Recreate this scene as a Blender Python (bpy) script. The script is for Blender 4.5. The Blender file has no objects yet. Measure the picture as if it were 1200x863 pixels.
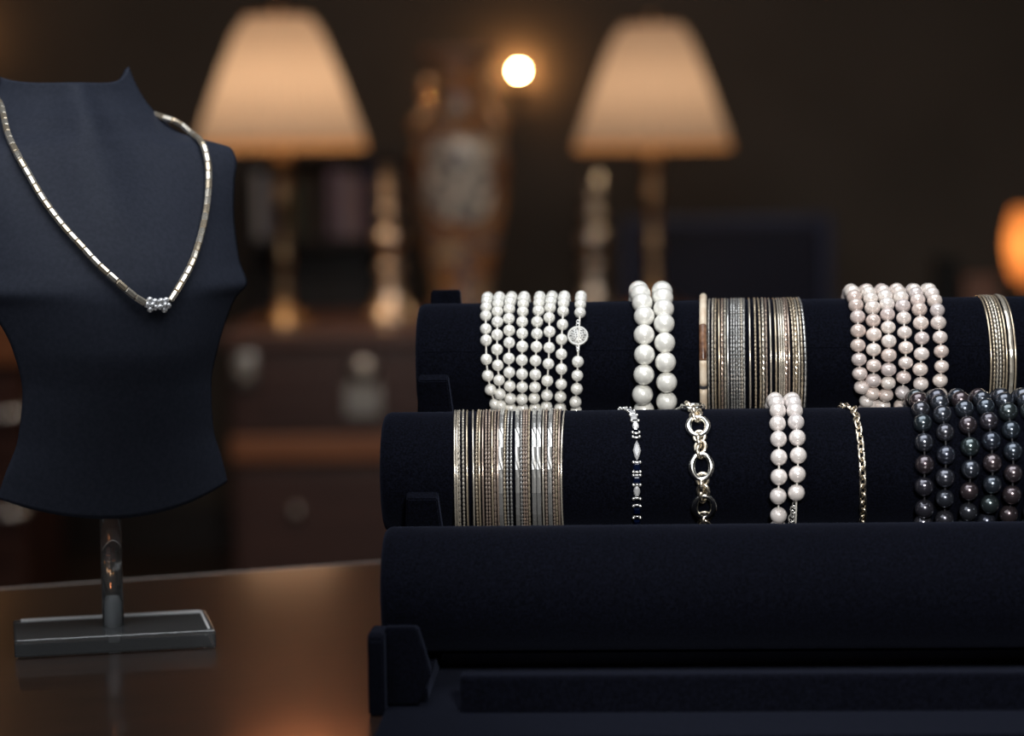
import bpy, bmesh, math, random
from mathutils import Vector, Matrix
from mathutils.bvhtree import BVHTree
R = math.radians
PI = math.pi
rnd = random.Random(7)
S = bpy.context.scene
C = S.collection

# ------------------------------------------------------------------ camera
F = 2833.0                       # focal length in pixels of a 1200 px wide frame (85 mm on 36 mm)
TABLE = 0.75
CAM = Vector((0, 0, TABLE + 0.274))
PITCH = R(4.67)
CM = Matrix.Translation(CAM) @ Matrix.Rotation(PI/2 - PITCH, 4, 'X') @ Matrix.Rotation(R(-0.85), 4, 'Z')
cd = bpy.data.cameras.new('camera')
cd.sensor_width = 36; cd.lens = 85; cd.clip_start = 0.05; cd.clip_end = 50
cd.dof.use_dof = True; cd.dof.focus_distance = 1.345; cd.dof.aperture_fstop = 4.4
cam = bpy.data.objects.new('camera', cd); cam.matrix_world = CM; C.objects.link(cam); S.camera = cam

# ------------------------------------------------------------------ world, lights, exposure
w = bpy.data.worlds.new('world'); S.world = w; w.use_nodes = True
w.node_tree.nodes['Background'].inputs[0].default_value = (0.55, 0.6, 0.8, 1)
w.node_tree.nodes['Background'].inputs[1].default_value = 0.012
def area(name, loc, target, sx, sy, power, color):
    l = bpy.data.lights.new(name, 'AREA'); l.shape = 'RECTANGLE'; l.size = sx; l.size_y = sy
    l.energy = power; l.color = color
    o = bpy.data.objects.new(name, l); o.location = loc
    o.rotation_euler = (Vector(target) - Vector(loc)).to_track_quat('-Z', 'Y').to_euler(); C.objects.link(o)
    return o
area('overhead_softbox', (0.05, 1.12, 2.0), (0.05, 1.34, 0.9), 1.3, 0.85, 12.5, (0.93, 0.96, 1.0))
area('bangle_fill', (-0.70, 0.15, 1.95), (0.12, 1.33, 0.86), 1.4, 0.9, 5.6, (0.95, 0.97, 1.0))  # added fill that brightens the bangles, no window stands here
sp = bpy.data.lights.new('shop_spot', 'SPOT'); sp.energy = 50; sp.spot_size = R(38); sp.spot_blend = .55; sp.shadow_soft_size = .075; sp.color = (1, .97, .93)
so = bpy.data.objects.new('shop_spot', sp); so.location = (.16, 0.12, 1.30)
so.rotation_euler = (Vector((.26, 1.33, .90)) - so.location).to_track_quat('-Z', 'Y').to_euler(); C.objects.link(so)
area('back_room_fill', (0.1, 3.4, 2.7), (0.1, 6.2, .9), 2.2, .8, 33, (1.0, .85, .72))  # added fill to lift the back wall and vase, no visible source
S.view_settings.view_transform = 'Standard'; S.view_settings.look = 'None'
S.view_settings.exposure = 0.0; S.view_settings.gamma = 1.0; S.view_settings.use_curve_mapping = False

# ------------------------------------------------------------------ helpers
def ray(px, py):
    d = CM.to_3x3() @ Vector(((px - 600) / F, -(py - 431.5) / F, -1))
    return d
def at(px, py, Y):               # the point seen at a pixel, at depth Y
    d = ray(px, py); return CAM + d * (Y / d.y)
def on_z(px, py, z):
    d = ray(px, py); return CAM + d * ((z - CAM.z) / d.z)
def tag(o, label=None, cat=None, group=None, kind=None):
    if label: o['label'] = label
    if cat: o['category'] = cat
    if group: o['group'] = group
    if kind: o['kind'] = kind
    return o
def thing(name, loc, rotz=0, label=None, cat=None, group=None):
    o = bpy.data.objects.new(name, None); o.empty_display_size = 0.02; C.objects.link(o)
    o.location = loc; o.rotation_euler = (0, 0, rotz)
    return tag(o, label, cat, group)
def link(name, me, parent=None, loc=(0, 0, 0), rot=(0, 0, 0), scale=(1, 1, 1)):
    o = bpy.data.objects.new(name, me); C.objects.link(o)
    o.location = loc; o.rotation_euler = rot; o.scale = scale
    if parent: o.parent = parent
    return o
def mesh(name, bm, mat, smooth=False):
    me = bpy.data.meshes.new(name)
    bmesh.ops.recalc_face_normals(bm, faces=bm.faces)
    bm.to_mesh(me); bm.free()
    if mat: me.materials.append(mat)
    for p in me.polygons: p.use_smooth = smooth
    return me
def part(name, bm, mat, parent=None, smooth=False, **k):
    return link(name, mesh(name, bm, mat, smooth), parent, **k)
def NB(): return bmesh.new()
def box(bm, c, s, bevel=0.0, seg=2, M=None):
    r = bmesh.ops.create_cube(bm, size=1.0)
    vs = r['verts']
    bmesh.ops.scale(bm, verts=vs, vec=s)
    if bevel > 0:
        es = list({e for v in vs for e in v.link_edges})
        rb = bmesh.ops.bevel(bm, geom=es, offset=bevel, segments=seg, affect='EDGES', profile=0.5)
        vs = list({v for v in rb['verts']} | {v for v in vs if v.is_valid})
    bmesh.ops.translate(bm, verts=vs, vec=c)
    if M is not None: bmesh.ops.transform(bm, matrix=M, verts=vs)
    return vs
def lathe(bm, prof, n=32, c=(0, 0, 0), wob=None):
    rings = []
    for (r, z) in prof:
        ring = []
        for i in range(n):
            a = 2*PI*i/n; rr = r * (wob(a, z) if wob else 1)
            ring.append(bm.verts.new((c[0]+rr*math.cos(a), c[1]+rr*math.sin(a), c[2]+z)))
        rings.append(ring)
    for A, B in zip(rings[:-1], rings[1:]):
        for i in range(n): bm.faces.new((A[i], A[(i+1) % n], B[(i+1) % n], B[i]))
    if prof[0][0] > 1e-6: bm.faces.new(rings[0][::-1])
    if prof[-1][0] > 1e-6: bm.faces.new(rings[-1])
def tube(bm, pts, r, n=8, closed=False, radii=None):
    pts = [Vector(p) for p in pts]; m = len(pts)
    rings = []; prev = None
    for i, p in enumerate(pts):
        if closed: t = pts[(i+1) % m] - pts[i-1]
        else: t = pts[min(i+1, m-1)] - pts[max(i-1, 0)]
        t.normalize()
        if prev is None:
            a = Vector((0, 0, 1)) if abs(t.z) < 0.9 else Vector((1, 0, 0))
            u = t.cross(a).normalized()
        else:
            u = (prev - t * prev.dot(t)).normalized()
        prev = u; v = t.cross(u)
        rr = radii[i] if radii else r
        rings.append([bm.verts.new(p + (u*math.cos(2*PI*k/n) + v*math.sin(2*PI*k/n))*rr) for k in range(n)])
    prs = list(zip(rings[:-1], rings[1:]))
    if closed: prs.append((rings[-1], rings[0]))
    for A, B in prs:
        for i in range(n): bm.faces.new((A[i], A[(i+1) % n], B[(i+1) % n], B[i]))
    if not closed:
        bm.faces.new(rings[0][::-1]); bm.faces.new(rings[-1])
def ball(bm, c, r, u=12, v=8):
    q = bmesh.ops.create_uvsphere(bm, u_segments=u, v_segments=v, radius=r)
    bmesh.ops.translate(bm, verts=q['verts'], vec=c)
def prism(bm, poly, x0, x1):     # polygon in (y,z) extruded along x
    A = [bm.verts.new((x0, y, z)) for y, z in poly]; B = [bm.verts.new((x1, y, z)) for y, z in poly]
    n = len(poly)
    bm.faces.new(A); bm.faces.new(B[::-1])
    for i in range(n): bm.faces.new((A[i], B[i], B[(i+1) % n], A[(i+1) % n]))

# ------------------------------------------------------------------ materials
def mat(name, col=(.5, .5, .5), rough=.5, metal=0, **k):
    m = bpy.data.materials.new(name); m.use_nodes = True
    b = m.node_tree.nodes['Principled BSDF']
    b.inputs['Base Color'].default_value = (*col, 1); b.inputs['Roughness'].default_value = rough
    b.inputs['Metallic'].default_value = metal
    for key, v in k.items():
        s = b.inputs[key.replace('_', ' ')]
        s.default_value = (*v, 1) if isinstance(v, tuple) else v
    return m
def nodes(m): return m.node_tree.nodes, m.node_tree.links, m.node_tree.nodes['Principled BSDF']
def noise_color(m, c1, c2, scale=20, detail=4, stretch=(1, 1, 1), lo=.35, hi=.65, bump=0, dist=.001, rand=False):
    N, L, b = nodes(m)
    tc = N.new('ShaderNodeTexCoord'); mp = N.new('ShaderNodeMapping'); nz = N.new('ShaderNodeTexNoise'); cr = N.new('ShaderNodeValToRGB')
    mp.inputs['Scale'].default_value = stretch
    nz.inputs['Scale'].default_value = scale; nz.inputs['Detail'].default_value = detail
    cr.color_ramp.elements[0].position = lo; cr.color_ramp.elements[1].position = hi
    cr.color_ramp.elements[0].color = (*c1, 1); cr.color_ramp.elements[1].color = (*c2, 1)
    L.new(tc.outputs['Object'], mp.inputs[0]); L.new(mp.outputs[0], nz.inputs['Vector'])
    L.new(nz.outputs['Fac'], cr.inputs[0]); L.new(cr.outputs[0], b.inputs['Base Color'])
    if bump:
        bp = N.new('ShaderNodeBump'); bp.inputs['Strength'].default_value = bump; bp.inputs['Distance'].default_value = dist
        L.new(nz.outputs['Fac'], bp.inputs['Height']); L.new(bp.outputs[0], b.inputs['Normal'])
    return m
def wood(name, c1, c2, rough=.35, stretch=(1, 12, 12), scale=6, **k):
    return noise_color(mat(name, rough=rough, **k), c1, c2, scale, 6, stretch, .3, .7, .08, .001)
def random_color(m, stops):      # tint each pearl by its own random number
    N, L, b = nodes(m)
    oi = N.new('ShaderNodeObjectInfo'); cr = N.new('ShaderNodeValToRGB')
    e = cr.color_ramp.elements
    e[0].color = (*stops[0], 1); e[1].color = (*stops[-1], 1)
    for i, s in enumerate(stops[1:-1]):
        q = e.new((i+1)/(len(stops)-1)); q.color = (*s, 1)
    L.new(oi.outputs['Random'], cr.inputs[0]); L.new(cr.outputs[0], b.inputs['Base Color'])
    return m
def velvet_mat():
    m = mat('navy_black_velvet', (.002, .0023, .0045), .9, 0, Sheen_Weight=.032, Sheen_Roughness=.5, Sheen_Tint=(.5, .6, 1.0), Specular_IOR_Level=.05)
    noise_color(m, (.0005, .0007, .0020), (.0030, .0037, .0085), 900, 2, (1, 1, 1), .35, .75, .5, .0006)
    return m
velvet = velvet_mat()
bust_mat = noise_color(mat('matte_leatherette', rough=.62, Specular_IOR_Level=.12), (.026, .031, .046), (.032, .037, .055), 400, 3, bump=.12, dist=.0004)
white_pearl = random_color(mat('white_pearl', rough=.22, Coat_Weight=.5, Coat_Roughness=.1, Sheen_Weight=.1), [(.88, .87, .81), (.93, .92, .87), (.87, .87, .83)])
big_pearl = random_color(mat('large_white_pearl', rough=.3, Coat_Weight=.4, Coat_Roughness=.14), [(.92, .91, .86), (.88, .88, .83)])
pink_pearl = random_color(mat('blush_pearl', rough=.2, Coat_Weight=.6, Coat_Roughness=.08, Metallic=.0),
    [(.86, .74, .68), (.88, .81, .75), (.70, .58, .53), (.90, .84, .80), (.75, .62, .58), (.66, .61, .61)])
for m in (white_pearl, big_pearl, pink_pearl):
    nodes(m)[2].inputs['Metallic'].default_value = .25
rose_pearl = random_color(mat('pale_rose_pearl', rough=.24, metal=.25, Coat_Weight=.5, Coat_Roughness=.1), [(.86, .79, .76), (.90, .84, .81), (.80, .75, .74)])
black_pearl = random_color(mat('black_pearl', rough=.24, metal=.8, Coat_Weight=.8, Coat_Roughness=.10, Coat_IOR=1.7),
    [(.07, .09, .12), (.095, .095, .12), (.07, .10, .105), (.06, .075, .11), (.125, .095, .105), (.08, .10, .13)])
thread_m = mat('silk_thread', (.75, .73, .68), .6)
dark_thread = mat('dark_thread', (.02, .02, .025), .7)
silver = mat('silver', (.92, .92, .90), .24, .85)
link_silver = mat('link_silver', (.88, .87, .84), .2, 1)
pale_gold = mat('pale_gold', (.90, .83, .71), .24,.76)
gold = mat('gold', (.84, .71, .53), .24,.76)
rose_gold = mat('rose_gold', (.70, .56, .47), .24,.76)
chain_gold = mat('champagne_gold', (.90, .81, .67), .26, 1)
sapphire = mat('dark_blue_sapphire', (.001, .004, .020), .04, 0, Coat_Weight=1.0, Specular_IOR_Level=.9)
diamond = mat('clear_stone', (.92, .93, .95), .16, .55)
acrylic = mat('clear_acrylic', (.88, .92, .95), .05, 0, Transmission_Weight=.93, IOR=1.49)
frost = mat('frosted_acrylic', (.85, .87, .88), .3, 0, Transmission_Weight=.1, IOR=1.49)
black_metal = mat('dark_iron', (.02, .02, .02), .5, .8)
brass = mat('aged_brass', (.62, .42, .24), .32, 1)
candle_brass = mat('polished_brass', (.74, .58, .45), .34, 1)
gilt = mat('gilding', (1.0, .66, .38), .16, .9)
pewter = mat('dull_pewter', (.55, .50, .44), .35, 1)
fitting = mat('worn_steel_fitting', (.42, .38, .34), .35, .9)
table_wood = wood('dark_polished_table_wood', (.012, .007, .005), (.034, .015, .009), .32, (2, 30, 2), 9, Specular_IOR_Level=.9, Coat_Weight=1.0, Coat_Roughness=.09, Coat_IOR=1.5)
_n, _l, _b = nodes(table_wood)
_l.new([q for q in _n if q.type == 'BUMP'][0].outputs[0], _b.inputs['Coat Normal'])
[q for q in _n if q.type == 'BUMP'][0].inputs['Distance'].default_value = .00012
table_edge = mat('pale_table_strip', (.30, .26, .24), .3)  # even pale colour for the strip along the far table edge
chest_wood = wood('reddish_brown_wood', (.042, .017, .013), (.070, .028, .020), .4)
ledge_wood = wood('orange_brown_wood', (.22, .08, .035), (.32, .12, .05), .35)
dark_wood = wood('near_black_wood', (.012, .008, .007), (.022, .014, .011), .4)
wall_m = noise_color(mat('dark_taupe_wall', rough=.9), (.060, .050, .042), (.072, .060, .051), 3)
ceil_m = noise_color(mat('dark_ceiling', rough=.9), (.05, .045, .04), (.06, .054, .048), 2)
floor_m = wood('dark_floor_boards', (.025, .015, .010), (.04, .024, .016), .4)
navy_fabric = noise_color(mat('navy_chair_fabric', rough=.9), (.0025, .0045, .016), (.004, .007, .024), 80)
navy_rail = mat('blue_grey_frame', (.009, .016, .055), .5)
def shade_mat(name, col):
    m = bpy.data.materials.new(name); m.use_nodes = True; N = m.node_tree.nodes; L = m.node_tree.links
    N.remove(N['Principled BSDF'])
    d = N.new('ShaderNodeBsdfDiffuse'); t = N.new('ShaderNodeBsdfTranslucent'); mx = N.new('ShaderNodeMixShader')
    d.inputs[0].default_value = (*col, 1); t.inputs[0].default_value = (*col, 1); mx.inputs[0].default_value = .55
    L.new(d.outputs[0], mx.inputs[1]); L.new(t.outputs[0], mx.inputs[2]); L.new(mx.outputs[0], N['Material Output'].inputs[0])
    return m
shade_fabric = shade_mat('pleated_cream_silk', (.48, .37, .31))
shade_trim = shade_mat('shade_trim', (.62, .34, .17))
amber_glass = shade_mat('amber_glass', (.85, .5, .22))
added_pendant_fabric = shade_mat('added_pendant_fabric', (.75, .48, .32))  # shade of the added, unseen pendant
def emit(name, col, s):
    m = bpy.data.materials.new(name); m.use_nodes = True; b = m.node_tree.nodes['Principled BSDF']
    b.inputs['Emission Color'].default_value = (*col, 1); b.inputs['Emission Strength'].default_value = s
    return m
bulb_m = emit('bright_bulb', (1.0, .46, .15), 330)

# ------------------------------------------------------------------ room shell
def shell(name, c, s, m):
    b = NB(); box(b, c, s); o = part(name, b, m); o['kind'] = 'structure'; return o
shell('floor', (0, 2, -.05), (8, 10, .1), floor_m)
shell('ceiling', (0, 2, 2.85), (8, 10, .1), ceil_m)
shell('wall_back', (0, 6.65, 1.4), (8, .1, 2.8), wall_m)
shell('wall_left', (-3.55, 2, 1.4), (.1, 9.2, 2.8), wall_m)
shell('wall_right', (3.55, 2, 1.4), (.1, 9.2, 2.8), wall_m)
shell('wall_front', (0, -2.65, 1.4), (8, .1, 2.8), wall_m)
shell('baseboard_back', (0, 6.59, .06), (7, .02, .12), dark_wood)

# ------------------------------------------------------------------ table in the foreground
pa = on_z(0, 689, TABLE); pb = on_z(450, 657, TABLE)
ex = (pb - pa).normalized(); ey = Vector((-ex.y, ex.x, 0))
ang = math.atan2(ex.y, ex.x)
mid = pa + ex*0.35
t = thing('display_table', (mid.x - ey.x*.6, mid.y - ey.y*.6, 0), ang,
          'dark polished wooden table with a pale edge that carries the jewellery displays', 'table')
b = NB(); box(b, (0, 0, TABLE-.0155), (1.9, 1.19, .031), .002); part('tabletop', b, table_wood, t)
b = NB(); box(b, (0, .5985, TABLE-.0155), (1.9, .005, .0306), .0012); part('edge_band', b, table_edge, t)
b = NB(); box(b, (0, 0, TABLE-.075), (1.7, 1.0, .08), .003); part('apron', b, dark_wood, t)
for sx in (-1, 1):
    for sy in (-1, 1):
        b = NB(); box(b, (sx*.82, sy*.46, (TABLE-.116)/2), (.07, .07, TABLE-.118), .006); part('leg', b, dark_wood, t)

# ------------------------------------------------------------------ bracelet stand
SY = 1.35; YAW = R(-2.5); RR = .034
SM = Matrix.Translation((0, SY, TABLE)) @ Matrix.Rotation(YAW, 4, 'Z')
SI = SM.inverted()
ROLL = {'top': (.070, .1625), 'mid': (0.0, .1053), 'front': (-.070, .0506)}
XL = {'top': -.0575, 'mid': -.0725, 'front': -.0665}
XR = .345
st = thing('bracelet_stand', (0, SY, TABLE), YAW, 'three-tier black velvet bracelet display stand with padded rolls', 'display stand')
def roll(key):
    y0, z0 = ROLL[key]; x0 = XL[key]; x1 = XR; b = NB()
    prof = [(0, 0), (RR-.004, 0), (RR-.0022, .0006), (RR-.0008, .002), (RR, .0042)]
    L = x1-x0
    n = 40
    prof += [(RR, .0042 + (L-.0084)*i/n) for i in range(1, n)]
    prof += [(r, L-z) for r, z in prof[:5][::-1]]
    lathe(b, prof, 72)
    o = part('velvet_roll', b, velvet, st, True, loc=(x0, y0, z0), rot=(0, PI/2, 0))
    return o
def rs(y0, z0, phi, rad): return (y0 - rad*math.cos(phi), z0 + rad*math.sin(phi))
for key, ph in (('top', R(14)), ('mid', R(-60)), ('front', R(-60))):
    o = roll(key)
    b = NB()                      # fabric seam, a sub-part in the roll's own frame
    # roll local: z along stand x, local x -> -z , local y -> y
    a = ph
    px_, py_ = -math.sin(a)*(RR-.00002), -math.cos(a)*(RR-.00002)
    tube(b, [(px_, py_, .005 + (XR-XL[key]-.01)*i/30) for i in range(31)], .00032, 6)
    part('seam', b, velvet, o, True)
def frame_side(xc, sgn):
    b = NB()
    prism(b, [(-.130, .0026), (.15, .0026), (.15, .15), (.118, .146), (.085, .1175), (.0, .0615), (-.030, .0335), (-.070, .0120), (-.130, .0105)], xc-.010, xc+.010)
    bmesh.ops.bevel(b, geom=list(b.edges), offset=.001, segments=2, affect='EDGES')
    part('side_frame', b, velvet, st)
    b = NB(); prism(b, [(-.150, 0), (.154, 0), (.154, .02), (-.085, .02), (-.100, .036), (-.126, .042), (-.147, .042), (-.150, .039)], xc+sgn*.0102, xc+sgn*.0185)
    bmesh.ops.bevel(b, geom=list(b.edges), offset=.0012, segments=2, affect='EDGES')
    part('foot', b, velvet, st)
    cs = [(-.136, .0225), (-.035, .078), (.035, .134), (.110, .180)]
    tops = [.0435, .0985, .157, .2025]
    for i, ((cy, cz), tz) in enumerate(zip(cs, tops)):
        b = NB()
        dy, dz = -.45, .89
        if i in (0, 3): dy, dz = -.0, 1.0
        hh = (tz-cz)/dz
        lo = -.03 if i else -.019
        w0, w1 = (.0125, .0085)
        th = .0038
        Mx = Matrix.Translation((xc+(.002 if sgn < 0 else 0)*i, cy, cz)) @ Matrix(((1, 0, 0, 0), (0, dz, dy, 0), (0, -dy, dz, 0), (0, 0, 0, 1)))
        if i == 0:
            poly = [(-.0105, lo), (-.0105, hh), (.0060, hh), (.0100, hh*.35), (.0125, -.003), (.0065, lo)]
        else:
            poly = [(-w0, lo), (-w1, hh), (w1, hh), (w0, lo)]
        A = [b.verts.new(Mx @ Vector((x, -th, z))) for x, z in poly]; B = [b.verts.new(Mx @ Vector((x, th, z))) for x, z in poly]
        n = len(poly); b.faces.new(A); b.faces.new(B[::-1])
        for q in range(n): b.faces.new((A[q], B[q], B[(q+1) % n], A[(q+1) % n]))
        bmesh.ops.recalc_face_normals(b, faces=b.faces)
        bmesh.ops.bevel(b, geom=list(b.edges), offset=.0008, segments=2, affect='EDGES')
        part('upright', b, velvet, st)
frame_side(-.050, -1); frame_side(.325, 1)
b = NB(); box(b, (.1505, -.147, .0108), (.345, .014, .0208), .0018); part('base_bar', b, velvet, st)
b = NB(); box(b, (.1375, -.0375, .00125), (.396, .335, .0025), .0005); part('base_board', b, velvet, st)
b = NB(); box(b, (.1375, .13, .012), (.345, .018, .024), .0018); part('base_bar', b, velvet, st)

# ---- strands wrapped round a roll
def cyl(px, py, key, Rad, drop):
    y0, z0 = ROLL[key]; z0 -= drop
    o = SI @ CAM; d = SI.to_3x3() @ ray(px, py)
    a = d.y**2 + d.z**2; bb = 2*((o.y-y0)*d.y + (o.z-z0)*d.z); c = (o.y-y0)**2 + (o.z-z0)**2 - Rad**2
    D = bb*bb - 4*a*c
    s = (-bb - math.sqrt(D))/(2*a) if D > 0 else -bb/(2*a)
    p = o + d*s
    return math.atan2(p.z-z0, -(p.y-y0)), p.x
def interp(ctrl, phi):
    c = sorted(ctrl)
    if phi <= c[0][0]: return c[0][1]
    if phi >= c[-1][0]: return c[-1][1]
    for (a, xa), (b_, xb) in zip(c[:-1], c[1:]):
        if a <= phi <= b_: return xa + (xb-xa)*(phi-a)/max(1e-9, b_-a)
def strand_positions(key, pix, top_px, rad, drop, step, exact=True):
    Rad = RR + rad + drop
    pts = [cyl(x, y, key, Rad, drop) for x, y in pix]
    tp = cyl(top_px[0], top_px[1], key, Rad, drop)
    tx = (PI/2 if tp[0] > R(60) else tp[0], tp[1])
    ph0 = pts[0][0]; ph1 = pts[-1][0]
    ctrl = pts + [tx]
    back = (tx[1] + pts[-1][1])/2
    ctrl += [(PI, tx[1] + (back-tx[1])*.4), (ph1 + 2*PI, pts[-1][1])]
    da = step/Rad
    out = list(pts)
    up = ph0 + da
    end = ph1 + 2*PI
    n = max(1, int(round((end - ph0)/da)))
    da2 = (end-ph0)/n
    for i in range(1, n): out.append((ph0 + da2*i, interp(ctrl, ph0 + da2*i)))
    return out, ctrl, Rad, ph1
def loc3(key, Rad, drop, phi, x):
    y0, z0 = ROLL[key]; y, z = rs(y0, z0-drop, phi, Rad); return Vector((x, y, z))
def sph_mesh(name, r, m, sq=1.0, u=24, v=14):
    b = NB(); q = bmesh.ops.create_uvsphere(b, u_segments=u, v_segments=v, radius=r)
    bmesh.ops.scale(b, verts=q['verts'], vec=(1, 1, sq)); return mesh(name, b, m, True)
def pearl_thing(name, key, strands, rad, drop, step, m, label, cat, th_m=thread_m, sq=1.0, ori=None, jitter=0, skip=None, group=None):
    y0, z0 = ROLL[key]
    allx = []
    t = None; me = sph_mesh(name+'_pearl', rad, m, sq)
    data = []
    for pix, top in strands:
        ox, oy, sc = ori
        P = [(ox + x/sc, oy + y/sc) for x, y in pix]; T = (ox + top[0]/sc, oy + top[1]/sc)
        data.append(strand_positions(key, P, T, rad, drop, step))
    cx = sum(d[1][0][1] for d in data)/len(data)
    base = Vector((cx, y0, z0-RR-2*drop-2*rad))
    t = thing(name, SM @ base, YAW, label, cat, group)
    for k, (pos, ctrl, Rad, ph1) in enumerate(data):
        for phi, x in pos:
            if skip and skip(k, phi): continue
            s = 1 + rnd.uniform(-jitter, jitter)
            link('pearl', me, t, loc3(key, Rad, drop, phi, x) - base, (-phi, 0, 0), (s, s, s))
        b = NB(); a0 = min(c[0] for c in ctrl)
        pts = [loc3(key, Rad, drop, a0 + 2*PI*i/72, interp(ctrl, a0 + 2*PI*i/72)) - base for i in range(72)]
        tube(b, pts, .0005, 6, True)
        part('thread', b, th_m, t, True)
    return t, base, data

# A: eight rows of small white pearls with a pierced disc clasp
A = [([(135,232),(135,303),(137,365),(138,468),(146,556),(161,632),(185,708)], (145,130)),
     ([(198,210),(198,265),(197,335),(196,415),(200,500),(207,580),(212,655),(216,716)], (210,130)),
     ([(262,195),(260,248),(262,312),(262,378),(260,463),(262,538),(265,612),(268,680)], (275,130)),
     ([(335,210),(332,265),(332,328),(332,398),(330,472),(331,547),(332,617),(331,683)], (343,130)),
     ([(420,205),(413,265),(412,330),(409,400),(404,475),(403,550),(401,618),(397,678)], (427,130)),
     ([(483,190),(478,243),(480,318),(478,405),(474,492),(468,583),(466,662),(463,722)], (493,130)),
     ([(553,208),(550,280),(545,360),(544,440),(544,520),(543,602),(539,670),(537,732)], (560,130)),
     ([(645,215),(633,480),(630,555),(627,627),(620,698)], (650,130))]
tA, baseA, dA = pearl_thing('pearl_necklace', 'top', A, .0034, 0.0, .0078, white_pearl,
    'small round white pearls wound in eight rows round the top roll, with silver disc clasp', 'necklace', ori=(540, 320, 4.615), jitter=.02)
# clasp
ph, x = cyl(540+633/4.615, 320+340/4.615, 'top', RR+.0030, 0)
cp = loc3('top', RR+.0030, 0, ph, x) - baseA
n_ = Vector((0, -math.cos(ph), math.sin(ph)))
rotc = n_.to_track_quat('Z', 'Y').to_euler()
b = NB()
tube(b, [(.0054*math.cos(2*PI*i/40), .0054*math.sin(2*PI*i/40), 0) for i in range(40)], .0007, 8, True)
q = bmesh.ops.create_cone(b, cap_ends=True, segments=36, radius1=.0054, radius2=.0050, depth=.0008)
ck = part('clasp', b, mat('satin_silver', (.62, .62, .60), .5, .5), tA, True, loc=cp, rot=rotc); ck['label'] = 'round pierced silver disc clasp'
b = NB()
for rr, nn in ((.0010, 4), (.0023, 9), (.0036, 14), (.0044, 8)):
    for i in range(nn):
        a = 2*PI*i/nn + rr*900; bx_ = box(b, (0, 0, 0), (.00085, .00042, .0004))
        bmesh.ops.transform(b, matrix=Matrix.Translation((rr*math.cos(a), rr*math.sin(a), .00042)) @ Matrix.Rotation(a*1.7, 4, 'Z'), verts=bx_)
o = part('pierced_openings', b, black_metal, ck); o['kind'] = 'stuff'
for s in (-1, 1):
    b = NB(); tube(b, [(.0009*math.cos(i*PI/5), s*.0066+.0012*math.sin(i*PI/5), 0) for i in range(10)], .0003, 6, True)
    tube(b, [(.0007*math.cos(i*PI/5), s*.0086+.0012*math.sin(i*PI/5), .0002) for i in range(10)], .0003, 6, True)
    part('clasp_loop', b, silver, ck, True)

# B: two rows of large pearls
B_ = [([(992,235),(991,335),(993,442),(990,550),(983,658),(990,745)], (962,95)),
      ([(1097,195),(1100,275),(1103,378),(1107,483),(1113,592),(1113,695)], (1088,95))]
pearl_thing('pearl_bracelet', 'top', B_, .0060, 0.0, .0115, big_pearl,
    'two-row bracelet of the largest white pearls, on the top roll', 'bracelet', ori=(540, 320, 4.615))
# C: six rows of blush pearls
C_ = [([(215,190),(225,258),(228,340),(227,425),(233,507),(238,590),(250,670),(280,750)], (185,100)),
      ([(312,205),(316,280),(320,362),(318,450),(319,543),(317,630),(310,705)], (275,100)),
      ([(397,185),(400,245),(404,320),(408,400),(408,483),(406,566),(404,645),(391,715),(372,778)], (365,100)),
      ([(490,195),(495,265),(500,350),(507,438),(506,527),(494,612),(488,700),(480,778)], (452,95)),
      ([(587,215),(595,295),(601,383),(599,475),(591,565),(595,650),(590,735)], (550,95)),
      ([(692,220),(698,293),(708,378),(715,460),(717,548),(708,630),(705,710)], (635,90))]
pearl_thing('pearl_necklace', 'top', C_, .0044, 0.0, .0085, pink_pearl,
    'strand of slightly flattened blush-tinted freshwater pearls wound six times round the top roll', 'necklace', ori=(960, 320, 5.0), sq=.88, jitter=.04)
# I: two rows of rose white pearls, middle roll
I_ = [([(188,190),(187,258),(192,340),(194,437),(194,541),(190,643),(192,745)], (172,128)),
      ([(278,190),(285,250),(292,333),(297,427),(292,527),(287,625)], (262,122))]
tI, baseI, dI = pearl_thing('pearl_bracelet', 'mid', I_, .0046, 0.001, .0095, rose_pearl,
    'two-row bracelet of pale rose-white pearls on the middle roll between two chains', 'bracelet', ori=(870, 440, 4.54),
    skip=lambda k, phi: k == 1 and (phi > R(270) and phi < R(340)))
b = NB()
for i in range(5):
    px, py = 870 + (276 - i*5)/4.54, 440 + (690 + i*24)/4.54
    ph, x = cyl(px, py, 'mid', RR+.004, .001); c = loc3('mid', RR+.004, .001, ph, x) - baseI
    tube(b, [c + Vector(((.0016 if i % 2 else .0009)*math.cos(q*PI/5), 0, .0022*math.sin(q*PI/5))) for q in range(10)], .0004, 6, True)
o = part('clasp', b, silver, tI, True); o['label'] = 'small silver chain clasp'
# K: black pearls, middle roll
K_ = [([(233,255),(240,358),(243,475),(240,592),(242,710)], (195,115)),
      ([(337,210),(352,305),(357,425),(352,545),(350,655),(348,765)], (302,98)),
      ([(455,180),(473,265),(485,380),(488,500),(480,617),(475,725)], (415,92)),
      ([(567,170),(585,245),(598,350),(603,467),(603,580),(590,685),(572,778)], (530,92)),
      ([(687,195),(703,292),(713,405),(714,522),(707,635),(690,740)], (643,95)),
      ([(800,190),(818,270),(828,385),(830,505),(826,620),(815,725)], (760,95)),
      ([(915,180),(935,265),(945,375),(948,495),(945,610),(935,720)], (875,95))]
pearl_thing('pearl_necklace', 'mid', K_, .0052, 0.0, .0112, black_pearl,
    'strand of large iridescent black pearls wound round the right end of the middle roll', 'necklace', th_m=dark_thread, ori=(1030, 440, 4.54), jitter=.03)

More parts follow.
